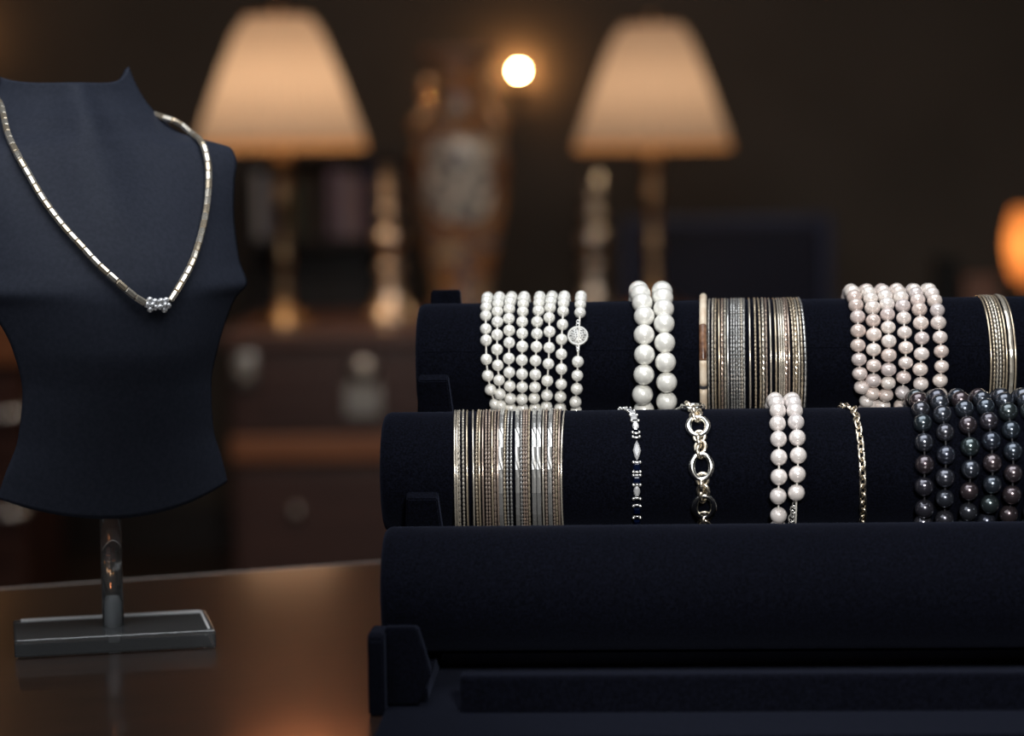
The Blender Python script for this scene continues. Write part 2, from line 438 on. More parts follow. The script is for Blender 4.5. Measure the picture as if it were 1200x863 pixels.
# ------------------------------------------------------------------ bangles
RB = .0378
def ring_mesh(name, style, wx, m, wr=None, seed=0):
    q = random.Random(seed); b = NB()
    wr = wr or wx
    nb = {'smooth': 96, 'beaded': 100, 'twist': 72, 'facet': 56, 'notch': 64}[style]
    per = {'smooth': 1, 'beaded': 3, 'twist': 4, 'facet': 1, 'notch': 4}[style]
    n = nb*per; k = 8 if style != 'facet' else 6
    rings = []
    for i in range(n):
        a = 2*PI*i/n; f = (i % per)/per
        s = 1.0; tw = 0; off = 0
        if style == 'beaded': s = (.55, 1.0, 1.0)[i % 3]
        if style == 'notch': s = (.62, 1.0, 1.0, 1.0)[i % 4]
        if style == 'twist': tw = f*2*PI/4
        if style == 'facet': off = q.uniform(-1, 1)*.00022; tw = q.uniform(-.22, .22)
        ring = []
        for j in range(k):
            th = 2*PI*j/k + tw + (PI/6 if style == 'facet' else 0)
            if style == 'twist':
                e = 1.0 if j % 2 else .72
            else: e = 1
            r = RB + wr*s*e*math.sin(th) + off; x = wx*s*e*math.cos(th)
            ring.append(b.verts.new((x, -r*math.cos(a), r*math.sin(a))))
        rings.append(ring)
    for i in range(n):
        P, Q = rings[i], rings[(i+1) % n]
        for j in range(k): b.faces.new((P[j], P[(j+1) % k], Q[(j+1) % k], Q[j]))
    return mesh(name, b, m, style in ('smooth',))
MATS = {'g': ('pale gold', pale_gold), 'd': ('deep gold', gold), 'r': ('rose gold', rose_gold), 's': ('silver', silver)}
STY = {'S': ('smooth', .00052), 'B': ('beaded', .00062), 'T': ('twist', .00060), 'N': ('notch', .00059), 'W': ('facet', .00125)}
DESC = {'S': 'thin smooth {} bangle', 'B': 'thin beaded {} bangle', 'T': 'thin twisted {} bangle', 'N': 'thin notched {} bangle', 'W': 'wide hammered {} bangle'}
cache = {}
def bangle(key, code, x_top, x_front, label, group, name='bangle', rb_w=None):
    st_, mt = code[0], code[1]
    if code not in cache:
        sty, wx = STY[st_]
        cache[code] = ring_mesh('bangle_'+sty, sty, wx, MATS[mt][1], wr=(.0007 if st_ == 'W' else None), seed=3)
    y0, z0 = ROLL[key]
    minor = .0009 if st_ == 'W' else STY[st_][1]
    drop = RB - minor - RR - .00005
    yt, zt = 0, 0
    # x at the top and at the front of the ring from the photograph's columns
    a, xt = cyl(x_top, {'top': 354, 'mid': 484}[key], key, RR, 0)
    a, xf = cyl(x_front, {'top': 425, 'mid': 560}[key], key, RB, drop)
    yaw = math.atan2(xf - xt, RB)
    yaw = max(-.25, min(.25, yaw))
    o = link(name, cache[code], None, SM @ Vector((xt, y0, z0-drop)), (0, 0, YAW + yaw))
    tag(o, label, 'bangle', group)
    return o
ordn = ['first', 'second', 'third', 'fourth', 'fifth', 'sixth', 'seventh', 'eighth', 'ninth', 'tenth', 'eleventh', 'twelfth', 'thirteenth',
        'fourteenth', 'fifteenth', 'sixteenth', 'seventeenth', 'eighteenth', 'nineteenth', 'twentieth', 'twenty-first', 'twenty-second',
        'twenty-third', 'twenty-fourth', 'twenty-fifth', 'twenty-sixth', 'twenty-seventh', 'twenty-eighth', 'twenty-ninth', 'thirtieth',
        'thirty-first', 'thirty-second', 'thirty-third', 'thirty-fourth', 'thirty-fifth', 'thirty-sixth']
# middle roll, left
Fb = [('Sg',116,117),('Sg',130,131),('Ng',142,144),('Bg',164,168),('Sd',188,190),('Sg',222,228),('Bd',255,246),('Sd',268,263),('Sr',285,284),
      ('Br',302,305),('Br',322,322),('Sd',340,340),('Nr',357,355),('Sr',378,372),('Ws',400,390),('Bd',422,412),('Bs',438,430),('Bs',458,452),('Ws',488,490),
      ('Bs',512,513),('Br',528,528),('Br',544,543),('Nd',560,558),('Ws',590,588),('Ws',622,616),('Sg',645,642),('Br',662,660),('Ws',690,682),
      ('Br',712,705),('Nd',728,720),('Sr',745,735),('Sg',772,750)]
G1 = 'thin bangles at the left of the middle roll'
for i, (c, a, f) in enumerate(Fb):
    lab = DESC[c[0]].format(MATS[c[1]][0]) + ', ' + ordn[i] + ' from the left on the middle roll'
    bangle('mid', c, 510+a/5.079, 510+f/5.079, lab, G1)
# top roll, middle
Db = [('Ns',212,205),('Bg',234,228),('Nd',250,245),('Sd',268,268),('Tr',288,286),('Ng',305,304),('Ss',322,320),('Bs',343,341),('Bs',359,357),
      ('Ns',374,373),('Bs',389,388),('Bg',403,403),('Ns',418,417),('Sg',448,452),('Bd',480,485),('Nd',502,514),('Tg',526,532),('Nr',546,550),
      ('Sg',566,576),('Sd',594,607),('Sg',611,628),('Sg',625,641),('Sg',640,655),('Tr',655,668),('Sr',668,685),('Nd',683,712),('Td',700,728),
      ('Sg',716,744),('Nd',732,762),('Ns',746,782)]
G2 = 'thin bangles at the centre of the top roll'
for i, (c, a, f) in enumerate(Db):
    lab = DESC[c[0]].format(MATS[c[1]][0]) + ', ' + ordn[i] + ' right of the bone bangle'
    bangle('top', c, 790+a/5.076, 790+f/5.076, lab, G2)
# top roll, right
Eb = [('Sd',948,1008),('Bd',968,1028),('Tg',986,1046),('Bg',1004,1064),('Nd',1020,1082),('Sd',1036,1100),('Wg',1062,1128),('Sd',1086,1152)]
G3 = 'gold bangles at the right end of the top roll'
for i, (c, a, f) in enumerate(Eb):
    lab = DESC[c[0]].format(MATS[c[1]][0]) + ', ' + ordn[i] + ' at far right of top roll'
    bangle('top', c, 960+a/5.0, 960+f/5.0, lab, G3)
# bone bangle: ivory segments and a brown one, dark ring
bone = noise_color(mat('bone', rough=.35), (.62, .48, .34), (.78, .68, .54), 120, 3)
brown_horn = noise_color(mat('brown_horn', rough=.3), (.06, .02, .010), (.26, .14, .08), 260, 4)
yb, zb = ROLL['top']; mn = .0021; Rb2 = .0392; dropb = Rb2-mn-RR-.00005
_, xb = cyl(824.5, 350, 'top', RR+.002, 0)
tb = thing('bangle', SM @ Vector((xb, yb, zb-dropb)), YAW - .045, 'thick bone bangle with a brown horn section on the top roll', 'bangle')
def arc(a0, a1, rad, n=20):
    return [(0, -Rb2*math.cos(a0+(a1-a0)*i/n), Rb2*math.sin(a0+(a1-a0)*i/n)) for i in range(n+1)]
for nm, a0, a1, m, rad in (('bone_segment', 38, 200, bone, mn), ('horn_segment', 7, 38, brown_horn, mn*1.05), ('bone_segment', -14, 7, bone, mn),
                           ('dark_ring', -16.5, -14, dark_thread, mn*1.1), ('bone_segment', -160, -16.5, bone, mn)):
    b = NB(); tube(b, arc(R(a0), R(a1), rad, 24 if a1-a0 > 30 else 8), rad, 14); part(nm, b, m, tb, True)

# ------------------------------------------------------------------ chain bracelets on the middle roll
def oval_link(bm, w, l, r, n=28, k=8, p=2.0, fat=0):
    pts = []; rad = [r*(1 + fat*abs(math.cos(2*PI*i/n))**2) for i in range(n)]
    for i in range(n):
        a = 2*PI*i/n; ca, sa = math.cos(a), math.sin(a)
        pts.append((math.copysign(abs(ca)**(2/p), ca)*w/2, 0, math.copysign(abs(sa)**(2/p), sa)*l/2))
    tube(bm, pts, r, k, True, radii=rad)
def chain_frame(phi, x, key, Rad, drop, base, slope=0):
    # local z along the tangent, -y outwards
    return dict(loc=loc3(key, Rad, drop, phi, x) - base, rot=(-phi, slope, 0))
def ctrl_of(pix, key, Rad, drop, ori):
    return [cyl(ori[0]+x/ori[2], ori[1]+y/ori[2], key, Rad, drop) for x, y in pix]
# H: chunky oval links
RadH = RR+.0025; dropH = .0008
ctH = ctrl_of([(545,120),(565,240),(578,330),(585,465),(592,560),(600,690),(602,770)], 'mid', RadH, dropH, (700, 450, 4.794))
ctH[0] = (R(80), ctH[0][1]-.0005)
y0, z0 = ROLL['mid']
baseH = Vector((ctH[3][1], y0, z0-RR-.006))
tH = thing('chain_bracelet', SM @ baseH, YAW, 'chunky chain bracelet of large oval silver links and small champagne links on the middle roll', 'bracelet')
b = NB(); oval_link(b, .0106, .0140, .0013, p=1.9, fat=.55); big = mesh('big_link', b, link_silver, True)
b = NB(); oval_link(b, .0060, .0070, .0011); small = mesh('small_link', b, chain_gold, True)
big_phis = [cyl(700+x/4.794, 450+y/4.794, 'mid', RadH, dropH)[0] for x, y in ((565,240),(585,465),(600,690))]
dH = (big_phis[0]-big_phis[2])/2
phis = [big_phis[0] + dH*k for k in range(4)][::-1] + big_phis[1:]
nn = int((2*PI - (phis[0]-phis[-1]))/dH)
phis += [phis[-1] - dH*k for k in range(1, nn+1)]
cx = lambda p: interp(ctH + [(R(120), ctH[0][1]-.004), (R(200), ctH[0][1]-.002)], p if p > -PI*.75 else p+2*PI)
for p in phis:
    f = chain_frame(p, cx(p), 'mid', RadH, dropH, baseH)
    o = link('oval_link', big, tH, **f); o['label'] = 'large oval silver link'
    for j, (dp, tw) in enumerate(((-.31, .0), (-.44, 1.2), (-.58, -.3), (-.70, .9))):
        pp = p + dp*dH/.95*.93
        f = chain_frame(pp, cx(pp), 'mid', RadH, dropH, baseH)
        e = Matrix.Rotation(-pp, 3, 'X') @ Matrix.Rotation(tw, 3, 'Z')
        o = link('small_link', small, tH, loc=f['loc'], rot=e.to_euler())
# J: fine gold chain
RadJ = RR+.0016; dropJ = .0006
ctJ = ctrl_of([(590,180),(610,240),(625,330),(635,430),(640,530),(641,640),(641,760)], 'mid', RadJ, dropJ, (870, 440, 4.54))
ctJ = [(R(88), ctJ[0][1]-.004)] + ctJ
baseJ = Vector((ctJ[4][1], y0, z0-RR-.004))
tJ = thing('chain_bracelet', SM @ baseJ, YAW, 'slim gold cable chain bracelet on the middle roll beside the black pearls', 'bracelet')
b = NB(); oval_link(b, .0036, .0068, .00075, p=2.6); lj = mesh('gold_link', b, chain_gold, True)
nJ = 46
for i in range(nJ):
    p = R(90) - 2*PI*i/nJ
    x = interp(ctJ + [(R(180), ctJ[0][1]-.002)], p if p > -PI*.75 else p+2*PI)
    e = Matrix.Rotation(-p, 3, 'X') @ Matrix.Rotation(R(38) if i % 2 else R(-48), 3, 'Z')
    link('chain_link', lj, tJ, loc=loc3('mid', RadJ, dropJ, p, x) - baseJ, rot=e.to_euler())
# G: silver and sapphire line bracelet
RadG = RR+.0012; dropG = .0004
og = (700, 450, 4.794)
ctG = ctrl_of([(195,150),(210,200),(216,250),(222,375),(222,480),(222,610),(222,780)], 'mid', RadG, dropG, og)
ctG[0] = (R(75), ctG[0][1])
ctG.append((R(100), ctG[0][1]-.005)); ctG.append((R(150), ctG[0][1]-.008))
baseG = Vector((ctG[4][1], y0, z0-RR-.003))
tG = thing('gem_bracelet', SM @ baseG, YAW, 'narrow silver bracelet set with clear and dark blue stones on the middle roll', 'bracelet')
def gem(w, l, kind, m):
    b = NB()
    if kind == 'square': out = [(-1,-1),(1,-1),(1,1),(-1,1)]
    elif kind == 'marquise': out = [(0,-1),(.55,-.6),(1,0),(.55,.6),(0,1),(-.55,.6),(-1,0),(-.55,-.6)]
    else: out = [(math.cos(2*PI*i/10), math.sin(2*PI*i/10)) for i in range(10)]
    A_ = [b.verts.new((x*w/2, 0, z*l/2)) for x, z in out]
    T_ = [b.verts.new((x*w/2*.6, -.0009, z*l/2*.62)) for x, z in out]
    L_ = [b.verts.new((x*w/2*.7, .0008, z*l/2*.7)) for x, z in out]
    n = len(out)
    for i in range(n):
        b.faces.new((A_[i], A_[(i+1)%n], T_[(i+1)%n], T_[i])); b.faces.new((A_[i], L_[i], L_[(i+1)%n], A_[(i+1)%n]))
    b.faces.new(T_); b.faces.new(L_[::-1])
    return mesh('gem', b, m)
gm = {'q': gem(.0036, .0042, 'square', sapphire), 'm': gem(.0042, .0118, 'marquise', diamond), 'o': gem(.0036, .0062, 'oval', diamond), 'b': gem(.0036, .0060, 'square', diamond)}
b = NB()
for sx in (-1, 1): ball(b, (sx*.00185, -.0004, 0), .00085, 10, 6)
box(b, (0, .0004, 0), (.0040, .0006, .0012)); pr = mesh('prongs', b, silver, True)
def putG(py, kind):
    p, _ = cyl(700+222/4.794, 450+py/4.794, 'mid', RadG, dropG); putp(p, kind)
def putp(p, kind):
    x = interp(ctG, p if p > -PI*.7 else p + 2*PI)
    me_ = pr if kind == 'p' else gm[kind]
    o = link('prong_pair' if kind == 'p' else 'stone', me_, tG, loc=loc3('mid', RadG, dropG, p, x)-baseG, rot=(-p, 0, 0))
    if kind == 'q': o['label'] = 'dark blue square stone'
    if kind in 'mob': o['label'] = 'clear sparkling stone'
for py, k_ in ((185,'b'),(210,'p'),(235,'o'),(275,'p'),(300,'p'),(375,'m'),(442,'p'),(468,'q'),(495,'p'),(515,'p'),(543,'q'),(568,'p'),(605,'o'),(645,'p'),(685,'p'),(715,'q'),(750,'p'),(778,'q')):
    putG(py, k_)
i = 0
p = R(68)
while p < R(275):
    putp(p, 'pbpqpo'[i % 6]); p += R(5.2); i += 1

# ------------------------------------------------------------------ bust on its acrylic foot
BF = on_z(133, 735, TABLE + .010)
SC = F / BF.y
BY = R(12)
tB = thing('necklace_bust', (BF.x, BF.y, TABLE), 0, 'matte black necklace display bust on a clear acrylic pole and foot', 'display bust')
b = NB(); box(b, (0, .002, .0055), (.115, .066, .011), .0016, 3); part('acrylic_foot', b, acrylic, tB, rot=(0, 0, BY))
b = NB(); box(b, (0, .0300, .0112), (.106, .0075, .0006), .0002); box(b, (.0535, .002, .0112), (.0014, .060, .0005)); part('painted_edge_highlight', b, frost, tB, rot=(0, 0, BY))['label'] = 'pale strip standing in for the highlight along the foot edges'  # pale strips painted on as the highlight of the foot's top edges
b = NB(); lathe(b, [(.0063, .0112), (.0063, .100)], 32); part('acrylic_pole', b, acrylic, tB, True)
b = NB(); lathe(b, [(0, .003), (.0034, .003), (.0036, .010), (.0036, .026), (.0025, .030), (0, .0305)], 20); part('fixing_peg', b, frost, tB, True)
THB = R(26)
ZP = lambda y: (737 - y)/SC
# rows: (column height in image rows, right outline column, edge depth, centre depth, droop)
raw = [(78,151,.068,.040,.011),(95,158,.064,.036,.0085),(118,171,.058,.029,.004),(138,189,.050,.021,.001),(154,209,.042,.015,0),(164,240,.033,.010,0),(174,272,.024,.006,0),
       (186,277,.020,.000,0),(215,275,.012,-.014,0),(260,275,.002,-.035,0),(305,281,-.010,-.051,0),(331,290,-.016,-.0565,0),(350,276,-.021,-.058,0),(400,258,-.026,-.0565,0),
       (450,248,-.024,-.049,0),(500,250,-.019,-.040,.002),(540,261,-.014,-.032,.008),(565,267,-.011,-.027,.0145)]
rows = []
for (y_, xr_, E_, c_, d_) in raw:
    W_ = .07
    for k in range(4):
        Yw = BF.y + W_*math.sin(THB) + E_*math.cos(THB)
        q = at(xr_, y_, Yw)
        W_ = (q.x - BF.x + E_*math.sin(THB))/math.cos(THB)
    rows.append((q.z - TABLE, W_, E_, c_, d_))
rows.sort()
def spl(xs, ys, x):              # monotone cubic (Fritsch-Carlson)
    n = len(xs)
    d = [(ys[i+1]-ys[i])/(xs[i+1]-xs[i]) for i in range(n-1)]
    m_ = [d[0]] + [0 if d[i-1]*d[i] <= 0 else 2*d[i-1]*d[i]/(d[i-1]+d[i]) for i in range(1, n-1)] + [d[-1]]
    for i in range(n-1):
        if x <= xs[i+1] or i == n-2:
            h = xs[i+1]-xs[i]; t_ = (x-xs[i])/h
            return ((2*t_**3-3*t_**2+1)*ys[i] + (t_**3-2*t_**2+t_)*h*m_[i] + (-2*t_**3+3*t_**2)*ys[i+1] + (t_**3-t_**2)*h*m_[i+1])
ys_ = [r[0] for r in rows]
NV, NU = 140, 72
b = NB(); grid = []
cB, sB = math.cos(THB), math.sin(THB)
for j in range(NV+1):
    y = ys_[0] + (ys_[-1]-ys_[0])*(1-j/NV)
    W, E, Cc, Dr = (spl(ys_, [r[k] for r in rows], y) for k in (1, 2, 3, 4))
    row = []
    for i in range(NU+1):
        u = -1 + 2*i/NU
        a = abs(u)
        lx = W*u
        ly = Cc + (E-Cc)*(a**2.1)
        # throat centre pushed forward, shaped so the slope below turns darker
        if .22 < y < .37: ly -= .012*math.exp(-((u+.08)/.24)**2)*math.sin(PI*(y-.22)/.15)**1.5
        lz = y - Dr*(1 - (a**2 if y < .3 else (a**5 if u > 0 else .4*a**5)))
        row.append(b.verts.new((lx*cB - ly*sB, lx*sB + ly*cB, lz)))
    grid.append(row)
for j in range(NV):
    for i in range(NU): b.faces.new((grid[j][i], grid[j+1][i], grid[j+1][i+1], grid[j][i+1]))
me = bpy.data.meshes.new('bust_form'); b.normal_update(); 
bust_bvh = BVHTree.FromBMesh(b)
b.to_mesh(me); b.free(); me.materials.append(bust_mat)
for p_ in me.polygons: p_.use_smooth = True
ob = link('bust_form', me, tB)
md = ob.modifiers.new('thick', 'SOLIDIFY'); md.thickness = .004; md.offset = -1
b = NB(); box(b, (0, 0, .115), (.03, .012, .03), .003); part('pole_socket', b, black_metal, tB, loc=(0, 0, -.018), rot=(0, 0, BY))

# necklace laid over the bust
org = Vector((BF.x, BF.y, TABLE))
def hit(px, py, lift):
    o = CAM - org; d = ray(px, py).normalized()
    l, n, i, dist = bust_bvh.ray_cast(o, d)
    if l is None:
        t_ = (BF.y + .062 - CAM.y)/d.y; return o + d*t_, Vector((0, -1, 0))
    if n.dot(d) > 0: n = -n
    return l + n*lift, n
LP = [(0,122),(10,163),(22,188),(34,208),(48,232),(62,252),(78,272),(96,292),(114,312),(132,329),(150,344),(164,354),(177,358)]
RP = [(196,353),(206,338),(219,315),(228,290),(235,262),(239,238),(241,212),(240,192),(234,172),(224,156),(209,144),(192,138)]
tN = thing('necklace', org, 0, 'gold tube-bead necklace with a small floral cluster clasp draped on the black bust', 'necklace')
def lay(ps): return [hit(x, y, .0034)[0] for x, y in ps]
lp, rp = lay(LP), lay(RP)
# close the necklace behind the neck, over the top of the shell's edges
def loc_b(lx, ly, lz): return Vector((lx*cB - ly*sB, lx*sB + ly*cB, lz))
zb_ = at(100, 128, BF.y+.07).z - TABLE
back = [loc_b(.042, .078, zb_+.001), loc_b(.02, .086, zb_+.004), loc_b(-.02, .086, zb_+.006), loc_b(-.046, .078, zb_+.008), loc_b(-.058, .062, zb_+.006)]
def resample(pts, step):
    # catmull-rom then even spacing
    P = [pts[0]*2-pts[1]] + pts + [pts[-1]*2-pts[-2]]; fine = []
    for i in range(1, len(P)-2):
        for k in range(16):
            t_ = k/16; a, b_, c, d = P[i-1], P[i], P[i+1], P[i+2]
            fine.append(.5*((2*b_) + (c-a)*t_ + (2*a-5*b_+4*c-d)*t_*t_ + (3*b_-a-3*c+d)*t_**3))
    fine.append(P[-2])
    out = [fine[0]]; acc = 0
    for a, c in zip(fine[:-1], fine[1:]):
        seg = (c-a).length; 
        while acc + seg >= step:
            f = (step-acc)/seg; a = a + (c-a)*f; out.append(a.copy()); seg = (c-a).length; acc = 0
        acc += seg
    return out
path = resample(rp + back + lp, .0066)
def bead_mesh(m):
    b = NB(); l = .0065; r = .0020
    prof = [(.0009, -l/2), (r*.92, -l/2+.00015), (r, -l/2+.0006), (r*1.02, 0), (r, l/2-.0006), (r*.92, l/2-.00015), (.0009, l/2)]
    lathe(b, prof, 7); return mesh('tube_bead', b, m, False)
bm1, bm2, bm3 = bead_mesh(pale_gold), bead_mesh(gold), bead_mesh(silver)
for i, (a, c) in enumerate(zip(path[:-1], path[1:])):
    d = (c-a).normalized()
    link('tube_bead', (bm1, bm2, bm1, bm1, bm2)[i % 5], tN, loc=(a+c)/2, rot=d.to_track_quat('Z', 'Y').to_euler())
b = NB(); tube(b, path, .0006, 6); part('thread', b, pale_gold, tN, True)
for k, (px, py) in enumerate(((175, 357), (189, 357))):
    c, n = hit(px, py, .0030)
    u = n.cross(Vector((0, 0, 1))).normalized(); v = n.cross(u)
    b = NB(); ball(b, c + n*.0014, .0014, 10, 8)
    for q in range(5):
        a = q*2*PI/5 + k*.4; ball(b, c + u*.0028*math.cos(a) + v*.0028*math.sin(a), .0019, 12, 8)
    o = part('flower_cluster', b, diamond, tN, True); o['label'] = 'tiny flower of bright round stones'
b = NB(); c0, n0 = hit(182, 357, .0028)
tube(b, [hit(170, 356, .003)[0], c0, hit(195, 354, .003)[0]], .0008, 6); part('clasp_link', b, pale_gold, tN, True)

# ------------------------------------------------------------------ background furniture
CZ = CAM.z - .33
x0 = at(268, 400, 5.06).x; x1 = at(835, 400, 5.06).x; cw = x1-x0; cxm = (x0+x1)/2
ch = thing('wooden_chest', (cxm, 5.46, 0), 0, 'reddish brown wooden chest with metal fittings carrying lamps, candlesticks and vase', 'chest')
b = NB(); box(b, (0, 0, CZ-.015), (cw+.03, .82, .03), .004); part('chest_top', b, wood('chest_top_wood', (.10, .045, .035), (.15, .07, .05), .35), ch)
b = NB(); box(b, (0, 0, CZ-.030-.1), (cw, .78, .20), .004); part('upper_case', b, chest_wood, ch)
zl = at(350, 512, 5.04).z
b = NB(); box(b, (0, -.012, zl-.028), (cw+.004, .79, .055), .006); part('ledge', b, ledge_wood, ch)
b = NB(); box(b, (0, 0, (zl-.057+.08)/2), (cw, .77, zl-.057-.08), .004); part('lower_case', b, chest_wood, ch)
for sx in (-1, 1):
    for sy in (-1, 1):
        b = NB(); box(b, (sx*(cw/2-.05), sy*.33, .0395), (.06, .06, .079), .006); part('leg', b, chest_wood, ch)
# upper case doors: recessed panels, latch and handles
for sx in (-1, 1):
    b = NB(); box(b, (sx*cw/4, -.394, CZ-.13), (cw/2-.03, .012, .17), .003); d_ = part('door', b, chest_wood, ch)
    b = NB(); box(b, (sx*cw/4, -.402, CZ-.13), (cw/2-.12, .008, .10), .003); part('door_panel', b, chest_wood, d_)
    b = NB(); box(b, (sx*cw/4, -.388, (zl-.057+.08)/2), (cw/2-.03, .012, zl-.057-.13), .003); d_ = part('drawer', b, chest_wood, ch)
    for k in (-.12, .12):
        b = NB(); ball(b, (sx*cw/4+k, -.405, zl-.16), .016); part('knob', b, fitting, d_, True)
pl = at(425, 436, 5.06)
b = NB(); q = bmesh.ops.create_cone(b, cap_ends=True, segments=24, radius1=.034, radius2=.028, depth=.012)
bmesh.ops.transform(b, matrix=Matrix.Rotation(PI/2, 4, 'X'), verts=q['verts'])
ball(b, (0, -.012, 0), .012)
lk = part('lock_plate', b, fitting, ch, True, loc=(pl.x-cxm, -.412, pl.z)); lk['label'] = 'round worn metal lock plate'
b = NB(); box(b, (0, .004, -.060), (.075, .006, .065), .002); box(b, (0, 0, -.045), (.03, .012, .03), .002); part('hasp', b, fitting, lk)
pl = at(288, 432, 5.06)
b = NB(); box(b, (0, 0, 0), (.045, .008, .07), .002); tube(b, [(-.012, -.012, .02), (-.018, -.02, 0), (0, -.024, -.02), (.018, -.02, 0), (.012, -.012, .02)], .004, 8)
part('bracket_plate', b, fitting, ch, True, loc=(pl.x-cxm, -.412, pl.z))

def pleat(a, z): return 1 + .020*math.sin(48*a)
def lamp(px, Y, label, energy, zbase):
    p = at(px, 175, Y); z0 = at(px, 176, Y).z - zbase; z1 = at(px, 20 if px < 500 else 30, Y).z - zbase
    t = thing('table_lamp', (p.x, Y, zbase), 0, label, 'lamp', 'pleated table lamps on the chest')
    b = NB(); lathe(b, [(0, 0), (.062, 0), (.062, .008), (.05, .018), (.03, .028), (.018, .045), (.014, .06), (0, .06)], 32); part('base', b, brass, t, True)
    b = NB()
    lathe(b, [(0, .055), (.014, .055), (.017, .07), (.012, .09), (.013, .12), (.019, .14), (.014, .16), (.013, z0*.62), (.018, z0*.66), (.022, z0*.72),
              (.016, z0*.78), (.013, z0*.82), (.020, z0*.90), (.020, z0*.96), (.012, z0+.02), (.012, z0+.05), (0, z0+.05)], 24)
    part('stem', b, brass, t, True)
    H = z1-z0
    b = NB(); n = 288; rings = []
    for k in range(13):
        f = k/12; r = .182 + (.078-.182)*f + .004*math.sin(PI*f)*f - .010*max(0, (f-.84)/.16)**2
        rings.append([b.verts.new((r*pleat(2*PI*i/n, 0)*math.cos(2*PI*i/n), r*pleat(2*PI*i/n, 0)*math.sin(2*PI*i/n), z0+.018+(H-.018)*f)) for i in range(n)])
    for A_, B2 in zip(rings[:-1], rings[1:]):
        for i in range(n): b.faces.new((A_[i], A_[(i+1) % n], B2[(i+1) % n], B2[i]))
    s = part('lamp_shade', b, shade_fabric, t, True)
    b = NB(); lathe(b, [(.182, z0), (.1845, z0), (.1845, z0+.02), (.182, z0+.02), (.182, z0)][:4], 64)
    # keep the band open: remove caps
    for f_ in [f_ for f_ in b.faces if len(f_.verts) > 4]: b.faces.remove(f_)
    part('lower_trim', b, shade_trim, s, True)
    b = NB(); tube(b, [(.0685*math.cos(2*PI*i/40), .0685*math.sin(2*PI*i/40), z1) for i in range(40)], .003, 6, True); part('upper_trim', b, shade_trim, s, True)
    b = NB(); tube(b, [(0, 0, z0+.05), (0, 0, z1+.004)], .0025, 6)
    for i in range(3):
        a = i*2*PI/3; tube(b, [(0, 0, z1-.002), (.068*math.cos(a), .068*math.sin(a), z1)], .002, 5)
    part('harp', b, brass, t)
    b = NB(); lathe(b, [(0, z1+.0), (.006, z1+.002), (.004, z1+.012), (.009, z1+.02), (.006, z1+.028), (0, z1+.032)], 16); part('finial', b, brass, t, True)
    l = bpy.data.lights.new('lamp_bulb', 'POINT'); l.energy = energy; l.color = (1, .77, .49); l.shadow_soft_size = .035
    lo = bpy.data.objects.new('lamp_bulb', l); C.objects.link(lo); lo.parent = t; lo.location = (0, 0, z0 + H*.36)
    return t
lamp(329, 5.26, 'brass table lamp with pleated shade at the left end of the chest', 2.3, CZ)
lamp(765, 5.76, 'brass table lamp with pleated shade in front of the navy chair', 1.75, CZ)

# candlesticks
def candlestick(px, py, Y, m, label, H, hb=.045):
    p = at(px, py, Y)
    t = thing('candlestick', (p.x, Y, CZ), 0, label, 'candlestick', 'candlesticks beside the vase')
    k = H/.345
    b = NB(); lathe(b, [(0, 0), (hb+.014, 0), (hb+.014, .008), (hb+.008, .014), (hb*.95, .03), (hb*.72, .05), (hb*.58, .07), (hb*.60, .078), (hb*.3, .086), (0, .086)], 32); part('foot', b, m, t, True)
    b = NB(); pr_ = [(0, .085), (.009, .085)]
    for z, r, h in ((.115, .031, .020), (.180, .037, .031), (.243, .025, .018), (.285, .020, .012)):
        z *= k; pr_ += [(.006, z-h*1.25)] + [(.006 + (r-.006)*math.sin(PI*q/8), z-h*math.cos(PI*q/8)) for q in range(1, 8)] + [(.006, z+h*1.1)]
    z = .300*k; pr_ += [(.007, z), (0, z)]
    lathe(b, pr_, 28); part('turned_stem', b, m, t, True)
    b = NB(); lathe(b, [(0, z-.002), (.010, z-.002), (.024, z+.008), (.025, z+.012), (.014, z+.014), (.018, z+.045*k), (.012, z+.045*k), (0, z+.04*k)], 28); part('candle_cup', b, m, t, True)
candlestick(458, 370, 5.42, candle_brass, 'polished brass turned candlestick left of the vase', .345)
candlestick(697, 350, 5.62, pewter, 'dull grey turned candlestick right of the vase', .32, .04)

